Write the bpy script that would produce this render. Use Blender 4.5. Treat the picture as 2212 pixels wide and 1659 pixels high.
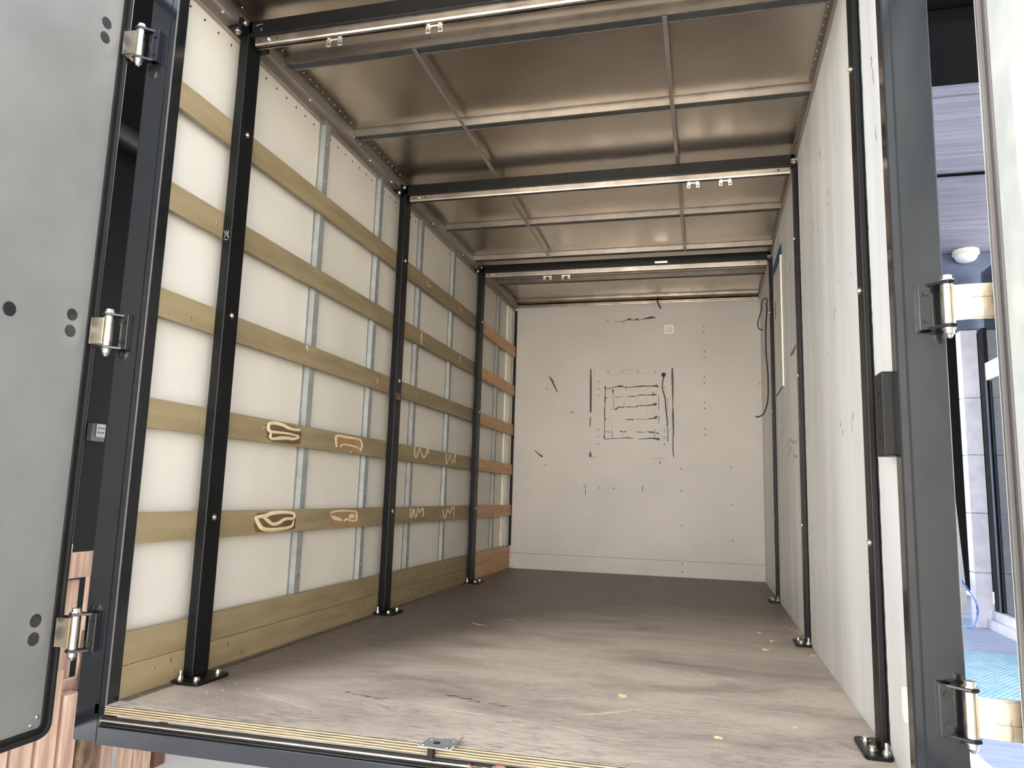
import bpy, math, random
from mathutils import Matrix, Vector
random.seed(7)
for o in list(bpy.data.objects):
    bpy.data.objects.remove(o)
SC = bpy.context.scene
COL = SC.collection

# ------------------------------------------------------------------ camera
cam_d = bpy.data.cameras.new('camera')
cam = bpy.data.objects.new('camera', cam_d)
COL.objects.link(cam)
cam_d.sensor_fit = 'HORIZONTAL'
cam_d.sensor_width = 36.0
cam_d.lens = 36.0 * 1610.77 / 2212.0
cam_d.clip_start = 0.02
cr = (0.96776866, 0.25011232, 0.02945593)
cu = (0.00860971, -0.14975224, 0.98868607)
cw = (-0.25169366, 0.95656578, 0.14707892)
cp = (1.89279572, -2.23323104, 0.71307249)
cam.matrix_world = Matrix(((cr[0], cu[0], -cw[0], cp[0]), (cr[1], cu[1], -cw[1], cp[1]),
                           (cr[2], cu[2], -cw[2], cp[2]), (0, 0, 0, 1)))
SC.camera = cam

# ------------------------------------------------------------------ world, light, exposure
wd = bpy.data.worlds.new('world')
SC.world = wd
wd.use_nodes = True
wn = wd.node_tree
wn.nodes.clear()
wo = wn.nodes.new('ShaderNodeOutputWorld')
wb = wn.nodes.new('ShaderNodeBackground')
sk = wn.nodes.new('ShaderNodeTexSky')
sk.sky_type = 'NISHITA'
sk.sun_disc = False
sk.sun_elevation = math.radians(48)
sk.sun_rotation = math.radians(-8)
sk.dust_density = 1.0
sk.air_density = 1.0
sk.ozone_density = 1.0
wb.inputs['Strength'].default_value = 0.36
hs_ = wn.nodes.new('ShaderNodeHueSaturation')
hs_.inputs['Saturation'].default_value = 0.45
wn.links.new(sk.outputs[0], hs_.inputs['Color'])
wn.links.new(hs_.outputs[0], wb.inputs['Color'])
wn.links.new(wb.outputs[0], wo.inputs['Surface'])
# the sun stands over the cab end: the rear doorway is in shade, the yard behind the camera is sunlit
sun_d = bpy.data.lights.new('sun', 'SUN')
sun_d.energy = 12.5
sun_d.angle = math.radians(0.6)
sun_d.color = (1.0, .965, .91)
sun = bpy.data.objects.new('sun', sun_d)
COL.objects.link(sun)
sun.rotation_euler = Vector((.12, -.80, -.9)).to_track_quat('-Z', 'Y').to_euler()
vs = SC.view_settings
vs.view_transform = 'Standard'
vs.look = 'None'
vs.gamma = 1.0
vs.use_curve_mapping = False
vs.exposure = 1.58

# ------------------------------------------------------------------ materials
def lin(c):
    r = []
    for v in c[:3]:
        v = v / 255.0
        r.append(v / 12.92 if v <= 0.04045 else ((v + 0.055) / 1.055) ** 2.4)
    return (r[0], r[1], r[2], 1.0)

class NT:
    def __init__(s, name):
        s.m = bpy.data.materials.new(name)
        s.m.use_nodes = True
        s.t = s.m.node_tree
        s.b = s.t.nodes['Principled BSDF']
        s.tc = s.t.nodes.new('ShaderNodeTexCoord')
    def n(s, typ, **kw):
        x = s.t.nodes.new(typ)
        for k, v in kw.items():
            setattr(x, k, v)
        return x
    def l(s, a, b):
        s.t.links.new(a, b)
    def mapped(s, stretch=(1, 1, 1), rot=(0, 0, 0)):
        mp = s.n('ShaderNodeMapping')
        mp.inputs['Scale'].default_value = stretch
        mp.inputs['Rotation'].default_value = rot
        s.l(s.tc.outputs['Object'], mp.inputs['Vector'])
        return mp.outputs[0]
    def noise(s, scale, stretch=(1, 1, 1), detail=4, rough=.55, dist=0.0, rot=(0, 0, 0)):
        x = s.n('ShaderNodeTexNoise')
        x.inputs['Scale'].default_value = scale
        x.inputs['Detail'].default_value = detail
        x.inputs['Roughness'].default_value = rough
        x.inputs['Distortion'].default_value = dist
        s.l(s.mapped(stretch, rot), x.inputs['Vector'])
        return x.outputs['Fac']
    def ramp(s, fac, lo, hi, a=0.0, b=1.0):
        x = s.n('ShaderNodeMapRange')
        x.inputs['From Min'].default_value = lo
        x.inputs['From Max'].default_value = hi
        x.inputs['To Min'].default_value = a
        x.inputs['To Max'].default_value = b
        s.l(fac, x.inputs['Value'])
        return x.outputs[0]
    def mix(s, fac, a, b):
        x = s.n('ShaderNodeMix', data_type='RGBA')
        if isinstance(fac, (int, float)):
            x.inputs[0].default_value = fac
        else:
            s.l(fac, x.inputs[0])
        for v, i in ((a, 6), (b, 7)):
            if isinstance(v, tuple):
                x.inputs[i].default_value = v
            else:
                s.l(v, x.inputs[i])
        return x.outputs[2]
    def math(s, op, a, b):
        x = s.n('ShaderNodeMath', operation=op)
        for v, i in ((a, 0), (b, 1)):
            if isinstance(v, (int, float)):
                x.inputs[i].default_value = v
            else:
                s.l(v, x.inputs[i])
        return x.outputs[0]
    def bump(s, h, strength, dist=.01):
        x = s.n('ShaderNodeBump')
        x.inputs['Strength'].default_value = strength
        x.inputs['Distance'].default_value = dist
        s.l(h, x.inputs['Height'])
        s.l(x.outputs[0], s.b.inputs['Normal'])
    def setp(s, rough, metal=0, spec=.5, coat=0):
        s.b.inputs['Roughness'].default_value = rough
        s.b.inputs['Metallic'].default_value = metal
        s.b.inputs['Specular IOR Level'].default_value = spec
        s.b.inputs['Coat Weight'].default_value = coat
        s.b.inputs['Coat Roughness'].default_value = .08
    def col(s, c):
        if isinstance(c, tuple):
            s.b.inputs['Base Color'].default_value = c
        else:
            s.l(c, s.b.inputs['Base Color'])

def mk(name, c, rough=.5, metal=0, c2=None, sc=4, st=(1, 1, 1), lo=.38, hi=.62, bump=0, bsc=60, bst=(1, 1, 1), spec=.5,
       coat=0, ovar=0.0, rvar=0.0, dist=0.0):
    t = NT(name)
    t.setp(rough, metal, spec, coat)
    base = lin(c)
    if c2 is None:
        c2 = tuple(max(0, v * .86) for v in c)
    f = t.ramp(t.noise(sc, st, dist=dist), lo, hi)
    cc = t.mix(f, base, lin(c2))
    if ovar:
        oi = t.n('ShaderNodeObjectInfo')
        hsv = t.n('ShaderNodeHueSaturation')
        t.l(cc, hsv.inputs['Color'])
        t.l(t.ramp(oi.outputs['Random'], 0, 1, 1 - ovar, 1 + ovar), hsv.inputs['Value'])
        cc = hsv.outputs[0]
    t.col(cc)
    if rvar:
        t.l(t.ramp(t.noise(sc * 1.7, st), .3, .7, max(0, rough - rvar), rough + rvar), t.b.inputs['Roughness'])
    if bump:
        t.bump(t.noise(bsc, bst), bump, .004)
    return t.m

MT = {}
MT['skin'] = mk('white_grp_skin', (217, 210, 197), .34, c2=(209, 202, 189), sc=1.5, bump=.04, bsc=90)
MT['paint'] = mk('grey_wall_paint', (203, 196, 187), .5, c2=(192, 186, 178), sc=1.6, lo=.3, hi=.7, bump=.03, bsc=120)
MT['rpaint'] = mk('right_wall_paint', (224, 224, 220), .42, c2=(200, 199, 196), sc=2.2, st=(1, 2.2, .22), lo=.35, hi=.7, bump=.05, bsc=60, bst=(1, 1, .1))
MT['board'] = mk('olive_board', (146, 129, 96), .6, c2=(132, 115, 84), sc=5, st=(1, .5, 5), bump=.06, bsc=40, bst=(1, .1, 3), ovar=.05)
MT['newboard'] = mk('pine_board', (205, 166, 124), .6, c2=(192, 150, 108), sc=6, st=(1, .4, 5), bump=.06, bsc=40, bst=(1, .1, 3), ovar=.05)
MT['black'] = mk('black_steel', (13, 13, 14), .4, c2=(11, 11, 12), sc=6, spec=.25)
MT['gloss'] = mk('glossy_black_paint', (22, 24, 28), .16, c2=(19, 20, 23), sc=5, rvar=.03, spec=.55, coat=.3)
MT['rubber'] = mk('rubber_seal', (28, 26, 25), .6, c2=(24, 22, 21), sc=8, spec=.25)
MT['rubberg'] = mk('grey_rubber_seal', (96, 92, 88), .55, c2=(84, 80, 77), sc=6, st=(1, 1, .2))
MT['alu'] = mk('dull_aluminium', (176, 168, 158), .34, 1, c2=(150, 142, 133), sc=5, st=(1, .4, 1), rvar=.1)
MT['rail'] = mk('oxidised_aluminium', (178, 169, 158), .4, .75, c2=(160, 151, 141), sc=5, st=(1, .4, 1), rvar=.06)
MT['galv'] = mk('galvanised_steel', (150, 151, 147), .55, .2, c2=(136, 137, 133), sc=14, rvar=.06)
MT['bow'] = mk('roof_bow_steel', (158, 150, 140), .42, .9, c2=(140, 132, 123), sc=8, rvar=.05)
MT['zinc_bow_shade'] = mk('dull_zinc_and_bow_shade', (84, 84, 84), .5, .5, c2=(70, 70, 70), sc=10)  # dull grey of the socket box; also paints shade under the roof bows
MT['stainless'] = mk('stainless_steel', (214, 204, 186), .22, 1, c2=(196, 184, 164), sc=7, rvar=.08)
MT['zinc'] = mk('zinc_bolt', (222, 218, 208), .3, 1, c2=(205, 200, 190), sc=30)
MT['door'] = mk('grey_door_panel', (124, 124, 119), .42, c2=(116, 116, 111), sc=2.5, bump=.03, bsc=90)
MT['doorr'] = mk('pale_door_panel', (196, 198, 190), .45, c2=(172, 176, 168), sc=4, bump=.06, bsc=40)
MT['plug'] = mk('black_plastic', (20, 20, 21), .5, c2=(28, 28, 28), sc=20)
MT['tar'] = mk('black_glue', (38, 37, 38), .5, c2=(58, 57, 57), sc=18)
MT['tarthin'] = mk('thin_grey_residue', (120, 115, 110), .6, c2=(140, 134, 128), sc=18)
MT['glue'] = mk('cream_glue', (222, 204, 168), .45, c2=(206, 184, 144), sc=12)
MT['patchd'] = mk('stained_board_patch', (104, 84, 56), .6, c2=(84, 68, 44), sc=10)
MT['patchg'] = mk('pale_glue_smear', (200, 190, 172), .6, c2=(176, 164, 146), sc=14)
MT['patchl'] = mk('scraped_board_patch', (164, 130, 90), .6, c2=(142, 112, 78), sc=9)
MT['white'] = mk('white_plastic', (244, 239, 228), .4, c2=(236, 230, 218), sc=6)
MT['tape'] = mk('blue_tape', (28, 88, 140), .5, c2=(22, 74, 122), sc=6)
MT['brown'] = mk('brown_residue', (96, 78, 66), .6, c2=(120, 98, 84), sc=14)
MT['hole'] = mk('dark_hole', (28, 25, 23), .8, c2=(38, 34, 31), sc=20)
MT['rust'] = mk('rusty_steel', (150, 88, 64), .7, c2=(92, 70, 62), sc=45, bump=.3, bsc=60)
MT['chip'] = mk('wood_chip', (206, 184, 150), .7, c2=(176, 150, 116), sc=60, ovar=.1)
MT['chipo'] = mk('orange_chip', (216, 168, 138), .7, c2=(196, 140, 108), sc=60)
MT['cable'] = mk('black_cable', (26, 25, 26), .45, c2=(34, 33, 34), sc=30)
MT['dirt'] = mk('floor_dirt_strip', (112, 96, 82), .7, c2=(88, 75, 64), sc=20, st=(1, .3, 1))
MT['scr'] = mk('scratch', (226, 211, 188), .6, c2=(206, 190, 168), sc=40)
MT['scrd'] = mk('gouge', (58, 50, 46), .7, c2=(74, 64, 58), sc=40)
MT['outwall'] = mk('dark_cladding', (4, 7, 8), .7, c2=(3, 5, 6), sc=3, st=(1, 4, .3), spec=.15)
MT['ground'] = mk('concrete_ground', (206, 203, 198), .8, c2=(190, 188, 184), sc=2, bump=.1, bsc=30)
MT['wood'] = mk('weathered_plank', (206, 178, 160), .75, c2=(172, 142, 124), sc=5, st=(6, 6, .5), bump=.2, bsc=30, bst=(3, 3, .2), ovar=.15)
MT['wooddark'] = mk('dark_red_plank', (112, 74, 62), .7, c2=(92, 60, 50), sc=5, st=(6, 6, .5), bump=.2, bsc=30, bst=(3, 3, .2))
MT['bark'] = mk('tree_bark', (120, 98, 76), .9, c2=(70, 56, 44), sc=12, st=(2, 2, .6), bump=.8, bsc=22, bst=(2, 2, .5))
MT['gwood'] = mk('blue_grey_planks', (150, 150, 164), .65, c2=(126, 126, 140), sc=4, st=(.5, 8, 4), bump=.3, bsc=16, bst=(.3, 6, 3), ovar=.06)
MT['beamdark'] = mk('black_painted_beam', (5, 5, 8), .8, c2=(4, 4, 6), sc=6, spec=.1)
MT['bluewall'] = mk('slate_blue_render', (92, 104, 128), .6, c2=(82, 94, 118), sc=4)
MT['deck'] = mk('blue_grey_deck', (190, 200, 224), .7, c2=(164, 176, 206), sc=6, st=(.4, 6, 1), bump=.2, bsc=20, bst=(.4, 6, 1), ovar=.05)
MT['mat'] = mk('pale_blue_mat', (176, 208, 226), .5, c2=(150, 192, 216), sc=9)
MT['colm'] = mk('white_stone_block', (232, 232, 242), .6, c2=(214, 214, 226), sc=7, bump=.15, bsc=50)
MT['glass'] = mk('dark_glass', (30, 42, 46), .06, c2=(36, 50, 54), sc=2, spec=.8, coat=.5)
MT['bluebag'] = mk('blue_plastic', (60, 100, 190), .4, c2=(150, 180, 230), sc=9, lo=.45, hi=.5)
MT['brick'] = mk('red_brick', (150, 92, 76), .8, c2=(126, 74, 60), sc=20, bump=.2, bsc=60)
MT['bounce_facade'] = mk('pale_bounce_face', (226, 221, 212), .8, c2=(214, 209, 200), sc=1.5)  # only for the unseen house added to bounce light
MT['opal'] = mk('opal_lamp_glass', (236, 236, 240), .25, c2=(226, 226, 232), sc=4)

t = NT('roof_sheet_metal')
t.setp(.29, 1.0)
t.col(t.mix(t.ramp(t.noise(2.2, (1, 1, 1), 3), .3, .7), lin((204, 193, 179)), lin((188, 177, 164))))
MT['roof'] = t.m

t = NT('phenolic_floor')
t.setp(.48)
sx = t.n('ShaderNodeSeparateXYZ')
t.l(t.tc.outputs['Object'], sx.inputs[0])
fy = t.ramp(sx.outputs['Y'], 3.4, -.1)  # paler front: wear and doorway light both put into the colour
fx = t.ramp(t.math('ADD', sx.outputs['X'], t.math('MULTIPLY', sx.outputs['Y'], -.28)), -.02, .62)  # diagonal soft edge: shade of the left door painted into the wear mask
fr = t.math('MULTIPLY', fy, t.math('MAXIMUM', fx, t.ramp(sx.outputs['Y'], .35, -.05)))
n1 = t.noise(1.5, (.8, 1.9, 1), 6, .62, .5)
n2 = t.noise(9, (.55, 4.5, 1), 9, .78, .6)
n3 = t.noise(4, (.5, 6, 1), 7, .72, 1.4, (0, 0, .12))
n4 = t.noise(30, (.5, 3.2, 1), 8, .8, .4)
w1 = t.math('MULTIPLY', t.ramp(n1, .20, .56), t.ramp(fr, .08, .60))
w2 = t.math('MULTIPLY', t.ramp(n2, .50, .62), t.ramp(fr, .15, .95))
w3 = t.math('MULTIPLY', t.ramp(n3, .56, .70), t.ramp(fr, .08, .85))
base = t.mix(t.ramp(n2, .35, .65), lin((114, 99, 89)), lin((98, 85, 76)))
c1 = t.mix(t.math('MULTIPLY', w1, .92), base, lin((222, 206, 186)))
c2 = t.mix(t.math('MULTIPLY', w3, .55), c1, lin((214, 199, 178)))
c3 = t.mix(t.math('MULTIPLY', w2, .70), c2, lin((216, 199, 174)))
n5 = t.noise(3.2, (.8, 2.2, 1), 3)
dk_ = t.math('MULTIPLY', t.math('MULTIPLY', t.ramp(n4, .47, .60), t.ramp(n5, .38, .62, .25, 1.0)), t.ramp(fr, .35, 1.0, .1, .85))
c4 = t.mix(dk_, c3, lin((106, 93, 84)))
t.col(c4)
t.l(t.ramp(n2, .3, .7, .38, .6), t.b.inputs['Roughness'])
t.bump(t.noise(40, (1, 4, 1)), .08, .004)
MT['floor'] = t.m

t = NT('plywood_edge')
t.setp(.65)
wv = t.n('ShaderNodeTexWave', bands_direction='Z')
wv.inputs['Scale'].default_value = 45
wv.inputs['Distortion'].default_value = 1.6
wv.inputs['Detail Scale'].default_value = 3
t.l(t.mapped((.12, 1, 1)), wv.inputs['Vector'])
t.col(t.mix(t.ramp(wv.outputs['Fac'], .25, .75), lin((70, 58, 46)), lin((176, 154, 122))))
MT['ply'] = t.m

# ------------------------------------------------------------------ geometry helpers
class G:
    def __init__(s):
        s.v, s.f = [], []
    def add(s, vs_, fs):
        k = len(s.v)
        s.v += [tuple(p) for p in vs_]
        s.f += [tuple(i + k for i in f) for f in fs]
        return s
    def box(s, x0, x1, y0, y1, z0, z1):
        return s.add([(x0, y0, z0), (x1, y0, z0), (x1, y1, z0), (x0, y1, z0), (x0, y0, z1), (x1, y0, z1), (x1, y1, z1), (x0, y1, z1)],
                     [(0, 3, 2, 1), (4, 5, 6, 7), (0, 1, 5, 4), (1, 2, 6, 5), (2, 3, 7, 6), (3, 0, 4, 7)])
    def prism(s, poly, ax, a, b):
        n = len(poly)
        def P(u, v, w):
            return {'x': (w, u, v), 'y': (u, w, v), 'z': (u, v, w)}[ax]
        vs_ = [P(u, v, a) for u, v in poly] + [P(u, v, b) for u, v in poly]
        fs = [tuple(range(n)), tuple(range(2 * n - 1, n - 1, -1))]
        fs += [(i, i + n, (i + 1) % n + n, (i + 1) % n) for i in range(n)]
        return s.add(vs_, fs)
    def ring(s, outer, inner, ax, a, b):
        n = len(outer)
        def P(u, v, w):
            return {'x': (w, u, v), 'y': (u, w, v), 'z': (u, v, w)}[ax]
        vs_ = [P(u, v, w) for w in (a, b) for lp in (outer, inner) for u, v in lp]
        fs = []
        for i in range(n):
            j = (i + 1) % n
            fs += [(i, j, n + j, n + i), (2 * n + i, 3 * n + i, 3 * n + j, 2 * n + j),
                   (i, 2 * n + i, 2 * n + j, j), (n + i, n + j, 3 * n + j, 3 * n + i)]
        return s.add(vs_, fs)
    def cyl(s, p0, p1, r, n=12, r1=None):
        return s.tube([p0, p1], [r, r if r1 is None else r1], n)
    def tube(s, pts, r, n=8):
        pts = [Vector(p) for p in pts]
        m = len(pts)
        rs = r if isinstance(r, (list, tuple)) else [r] * m
        vs_, fs = [], []
        d0 = (pts[1] - pts[0]).normalized()
        up = Vector((0, 0, 1)) if abs(d0.z) < .9 else Vector((1, 0, 0))
        a = d0.cross(up).normalized()
        for i, p in enumerate(pts):
            d = (pts[min(i + 1, m - 1)] - pts[max(i - 1, 0)]).normalized()
            a = (a - d * a.dot(d)).normalized()
            b = d.cross(a)
            for k in range(n):
                th = 2 * math.pi * k / n
                vs_.append(p + (a * math.cos(th) + b * math.sin(th)) * rs[i])
        for i in range(m - 1):
            for k in range(n):
                k2 = (k + 1) % n
                fs.append((i * n + k, i * n + k2, (i + 1) * n + k2, (i + 1) * n + k))
        fs += [tuple(range(n - 1, -1, -1)), tuple(range((m - 1) * n, m * n))]
        return s.add(vs_, fs)
    def lathe(s, c, d, prof, n=12):
        """prof: (radius, height along d) from base to tip"""
        d = Vector(d).normalized()
        c = Vector(c)
        return s.tube([c + d * h for r_, h in prof], [max(r_, 1e-4) for r_, h in prof], n) if len(prof) > 1 else s
    def ribbon(s, pts, fn, h, nrm, sub=4):
        """pts (u,v,width); fn (u,v)->3d; raised rounded bead"""
        P = []
        q = [pts[0]] + list(pts) + [pts[-1]]
        for i in range(1, len(q) - 2):
            for k in range(sub):
                tt = k / sub
                o = []
                for c in range(3):
                    p0, p1, p2, p3 = q[i - 1][c], q[i][c], q[i + 1][c], q[i + 2][c]
                    o.append(.5 * (2 * p1 + (p2 - p0) * tt + (2 * p0 - 5 * p1 + 4 * p2 - p3) * tt ** 2 + (3 * p1 - p0 - 3 * p2 + p3) * tt ** 3))
                P.append(o)
        P.append(list(pts[-1]))
        def ext(a, b):
            L = math.hypot(a[0] - b[0], a[1] - b[1]) or 1
            w = a[2]
            return [a[0] + (a[0] - b[0]) / L * w * .42, a[1] + (a[1] - b[1]) / L * w * .42, w * .35]
        P = [ext(P[0], P[1])] + P + [ext(P[-1], P[-2])]
        nv = Vector(nrm)
        vs_, fs = [], []
        m = len(P)
        for i, (u, v, w) in enumerate(P):
            a, b = P[max(i - 1, 0)], P[min(i + 1, m - 1)]
            dx, dy = b[0] - a[0], b[1] - a[1]
            L = math.hypot(dx, dy) or 1
            nx, ny = -dy / L * w / 2, dx / L * w / 2
            for k, hh in ((-1, .0), (-.6, .75), (0, 1), (.6, .75), (1, .0)):
                vs_.append(Vector(fn(u + nx * k, v + ny * k)) + nv * (.0002 + h * hh))
        for i in range(m - 1):
            for k in range(4):
                fs.append((i * 5 + k, i * 5 + k + 1, i * 5 + k + 6, i * 5 + k + 5))
        return s.add(vs_, fs)
    def build(s, name, mat, parent=None, bevel=0, smooth=False, org=None):
        off = Vector((0, 0, 0))
        p = parent
        while p is not None:
            off += p.location
            p = p.parent
        loc = Vector((0, 0, 0)) if org is None else Vector(org) - off
        off = off + loc
        me = bpy.data.meshes.new(name)
        me.from_pydata([tuple(Vector(v) - off) for v in s.v], [], s.f)
        import bmesh
        bm = bmesh.new()
        bm.from_mesh(me)
        bmesh.ops.recalc_face_normals(bm, faces=bm.faces)
        bm.to_mesh(me)
        bm.free()
        me.materials.append(MT[mat])
        if smooth:
            for pl in me.polygons:
                pl.use_smooth = True
        o = bpy.data.objects.new(name, me)
        COL.objects.link(o)
        o.location = loc
        if parent is not None:
            o.parent = parent
        if smooth:
            try:
                me.set_sharp_from_angle(angle=math.radians(40))
            except Exception:
                pass
        if bevel:
            b = o.modifiers.new('bevel', 'BEVEL')
            b.width = bevel
            b.segments = 2
            b.limit_method = 'ANGLE'
            b.angle_limit = math.radians(35)
        return o

def tag(o, label, cat, group=None, kind=None):
    o['label'] = label
    o['category'] = cat
    if group:
        o['group'] = group
    if kind:
        o['kind'] = kind
    return o

def thing(name, label, cat, loc, group=None, kind=None):
    o = bpy.data.objects.new(name, None)
    o.empty_display_size = .1
    COL.objects.link(o)
    o.location = loc
    return tag(o, label, cat, group, kind)

def dup(o, parent=None):
    c = o.copy()
    COL.objects.link(c)
    c.parent = parent
    for ch in list(o.children):
        dup(ch, c)
    return c

def dome(g, c, d, r, h, n=8):
    g.lathe(c, d, [(r, 0), (r * .95, h * .4), (r * .65, h * .82), (r * .15, h)], n)

def hexbolt(g, c, d, r, h):
    g.lathe(c, d, [(r * 1.45, 0), (r * 1.45, h * .18), (r * 1.05, h * .2), (r * 1.05, h)], 8)

def one(name, mat, parent, fn, *a):
    g = G()
    fn(g, *a)
    return g.build(name, mat, parent)

def studbolt(g, c, d, r, h):
    g.lathe(c, d, [(r * 1.45, 0), (r * 1.45, h * .18), (r, h * .2), (r, h), (r * .55, h), (r * .55, h * 2.8)], 8)

def disc(g, c, d, r, h):
    g.lathe(c, d, [(r, 0), (r, h)], 10)

W = 2.40
D = 5.08
YP = (0.271, 1.981, 3.681)
ZR = 2.70

# ================================================================== SETTING
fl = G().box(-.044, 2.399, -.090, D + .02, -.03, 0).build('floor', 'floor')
tag(fl, 'worn dark brown plywood load floor, paler towards the door', 'floor', kind='structure')
g = G()
for k in range(7):
    z1 = -.0006 - k * .0038
    g.box(.003, 2.384, -.0945 - (.0012 if k % 2 == 0 else 0) - k * .0003, -.0902, z1 - .0036, z1)
g.build('ply_edge', 'ply', fl)
G().box(.0005, .03, -.036, 5.07, .0002, .004).build('edge_strip', 'dirt', fl, .001)
G().box(.0302, .0325, -.036, 5.07, .0002, .006).build('edge_bead', 'alu', fl)

# scuffs and gouges on the floor
FM = lambda u, v: (u, v, 0)
g = G()
for p in ([(1.02, 1.30, .004), (1.05, 1.45, .006), (1.06, 1.62, .005), (1.10, 1.75, .003)], [(1.03, 1.34, .004), (1.08, 1.36, .012), (1.13, 1.33, .004)],
          [(1.535, .669, .004), (1.62, .672, .006), (1.72, .68, .003)], [(1.47, .345, .01), (1.56, .40, .022), (1.64, .47, .018), (1.705, .515, .004)],
          [(1.84, 1.15, .004), (1.88, 1.08, .012), (1.91, .99, .008), (1.92, .93, .003)], [(1.78, 1.02, .004), (1.84, .99, .01), (1.90, .97, .003)],
          [(1.80, .93, .004), (1.86, .90, .012), (1.93, .94, .003)], [(.62, 1.9, .005), (.66, 1.86, .022), (.72, 1.85, .006)],
          [(.74, 2.05, .004), (.78, 2.09, .014), (.83, 2.06, .004)], [(1.13, 1.55, .003), (1.15, 1.50, .008), (1.20, 1.47, .002)],
          [(1.25, 1.62, .003), (1.50, 1.55, .006), (1.75, 1.52, .002)], [(2.05, .60, .003), (2.13, .63, .006), (2.22, .61, .002)],
          [(.9, .28, .003), (1.15, .24, .006), (1.4, .20, .003), (1.6, .14, .005), (1.75, .17, .002)], [(.35, .22, .003), (.48, .16, .006), (.62, .10, .003)],
          [(2.2, .95, .002), (2.27, .93, .005), (2.33, .94, .002)]):
    g.ribbon(p, FM, .0004, (0, 0, 1))
g.build('scuff_marks', 'scr', fl)['kind'] = 'stuff'
g = G()
rnd = random.Random(3)
for (x0, y0, x1, y1, n) in ((.62, .33, .80, .29, 16), (.98, .42, 1.22, .36, 26), (.95, 3.55, 1.5, 3.3, 12)):
    for k in range(n):
        a = rnd.random()
        x, y = x0 + (x1 - x0) * a + rnd.uniform(-.01, .01), y0 + (y1 - y0) * a + rnd.uniform(-.012, .012)
        L = rnd.uniform(.008, .03)
        g.ribbon([(x, y, .002), (x + L * .5, y + rnd.uniform(-.004, .004), rnd.uniform(.003, .007)), (x + L, y + rnd.uniform(-.006, .002), .002)], FM, .0004, (0, 0, 1), 2)
g.build('gouges', 'scrd', fl)['kind'] = 'stuff'

# ---- left wall
wl = G().box(-.056, -.045, -.04, D - .0005, -.03, ZR - .0005).build('wall_left', 'skin')
tag(wl, 'white glossy side wall with horizontal wooden rub boards', 'wall', kind='structure')
st_poly = [(-.0449, 0), (-.043, 0), (-.043, .017), (-.0188, .021), (-.0188, .066), (-.043, .070), (-.043, .112), (-.0449, .112)]
proto = None
STUD = (.335, 1.035, 1.725, 2.415, 3.105, 3.795, 4.445)
for y in STUD:
    if proto is None:
        proto = G().prism([(a, b) for a, b in st_poly], 'z', .02, 2.625)
        proto = proto.build('stud', 'galv', wl)
        proto.location = (0, y, 0)
    else:
        c = proto.copy()
        COL.objects.link(c)
        c.parent = wl
        c.location = (0, y, 0)
g = G()
for y in STUD:
    for k in range(12):
        dome(g, (-.0188, y + .040, .30 + k * .2), (1, 0, 0), .0055, .003, 7)
g.build('stud_screws', 'zinc', wl)['kind'] = 'stuff'
g = G()
y = 0.02
while y < 5.0:
    g.lathe((-.045, y, 2.565), (1, 0, 0), [(.005, 0), (.005, .0018), (.003, .003)], 6)
    y += .087
g.build('skin_rivets', 'hole', wl)['kind'] = 'stuff'
BR = [(.001, .1085), (.110, .2175), (.51, .615), (.91, 1.015), (1.31, 1.415), (1.71, 1.815), (2.11, 2.215)]
SEG = [(-.038, 2.02, 'board'), (2.022, 3.72, 'board'), (3.723, 5.058, 'newboard')]
BOARD = {}
for si, (a, b, m) in enumerate(SEG):
    for bi, (z0, z1) in enumerate(BR):
        BOARD[(bi, si)] = G().box(-.0185, 0, a, b, z0, z1).build('board', m, wl, .0015, org=(-.0185, a, z0))
# knots in the new pine boards
g = G()
rnd = random.Random(5)
for bi, (z0, z1) in enumerate(BR):
    for k in range(6):
        yy, zz = rnd.uniform(3.85, 5.0), rnd.uniform(z0 + .02, z1 - .02)
        g.ribbon([(yy, zz - .010, .008), (yy + .004, zz, .016), (yy, zz + .010, .006)], lambda u, v: (0, u, v), .0004, (1, 0, 0), 2)
for bi, (z0, z1) in enumerate(BR[:2]):
    for k in range(14):
        yy, zz = rnd.uniform(0, 3.6), rnd.uniform(z0 + .02, z1 - .02)
        if rnd.random() < .4:
            g.ribbon([(yy, zz - .008, .006), (yy + .004, zz, .012), (yy, zz + .008, .005)], lambda u, v: (0, u, v), .0004, (1, 0, 0), 2)
g.build('knots', 'brown', wl)['kind'] = 'stuff'
# board screws and nicks
g = G()
rnd = random.Random(8)
for bi, (z0, z1) in enumerate(BR):
    for y in STUD + (.08, .20, .62, 3.76):
        if rnd.random() < .55:
            dome(g, (0, y + .04 + rnd.uniform(-.02, .02), (z0 + z1) / 2 + rnd.uniform(-.02, .02)), (1, 0, 0), .005, .002, 7)
g.build('board_screws', 'zinc', wl)['kind'] = 'stuff'
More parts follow.
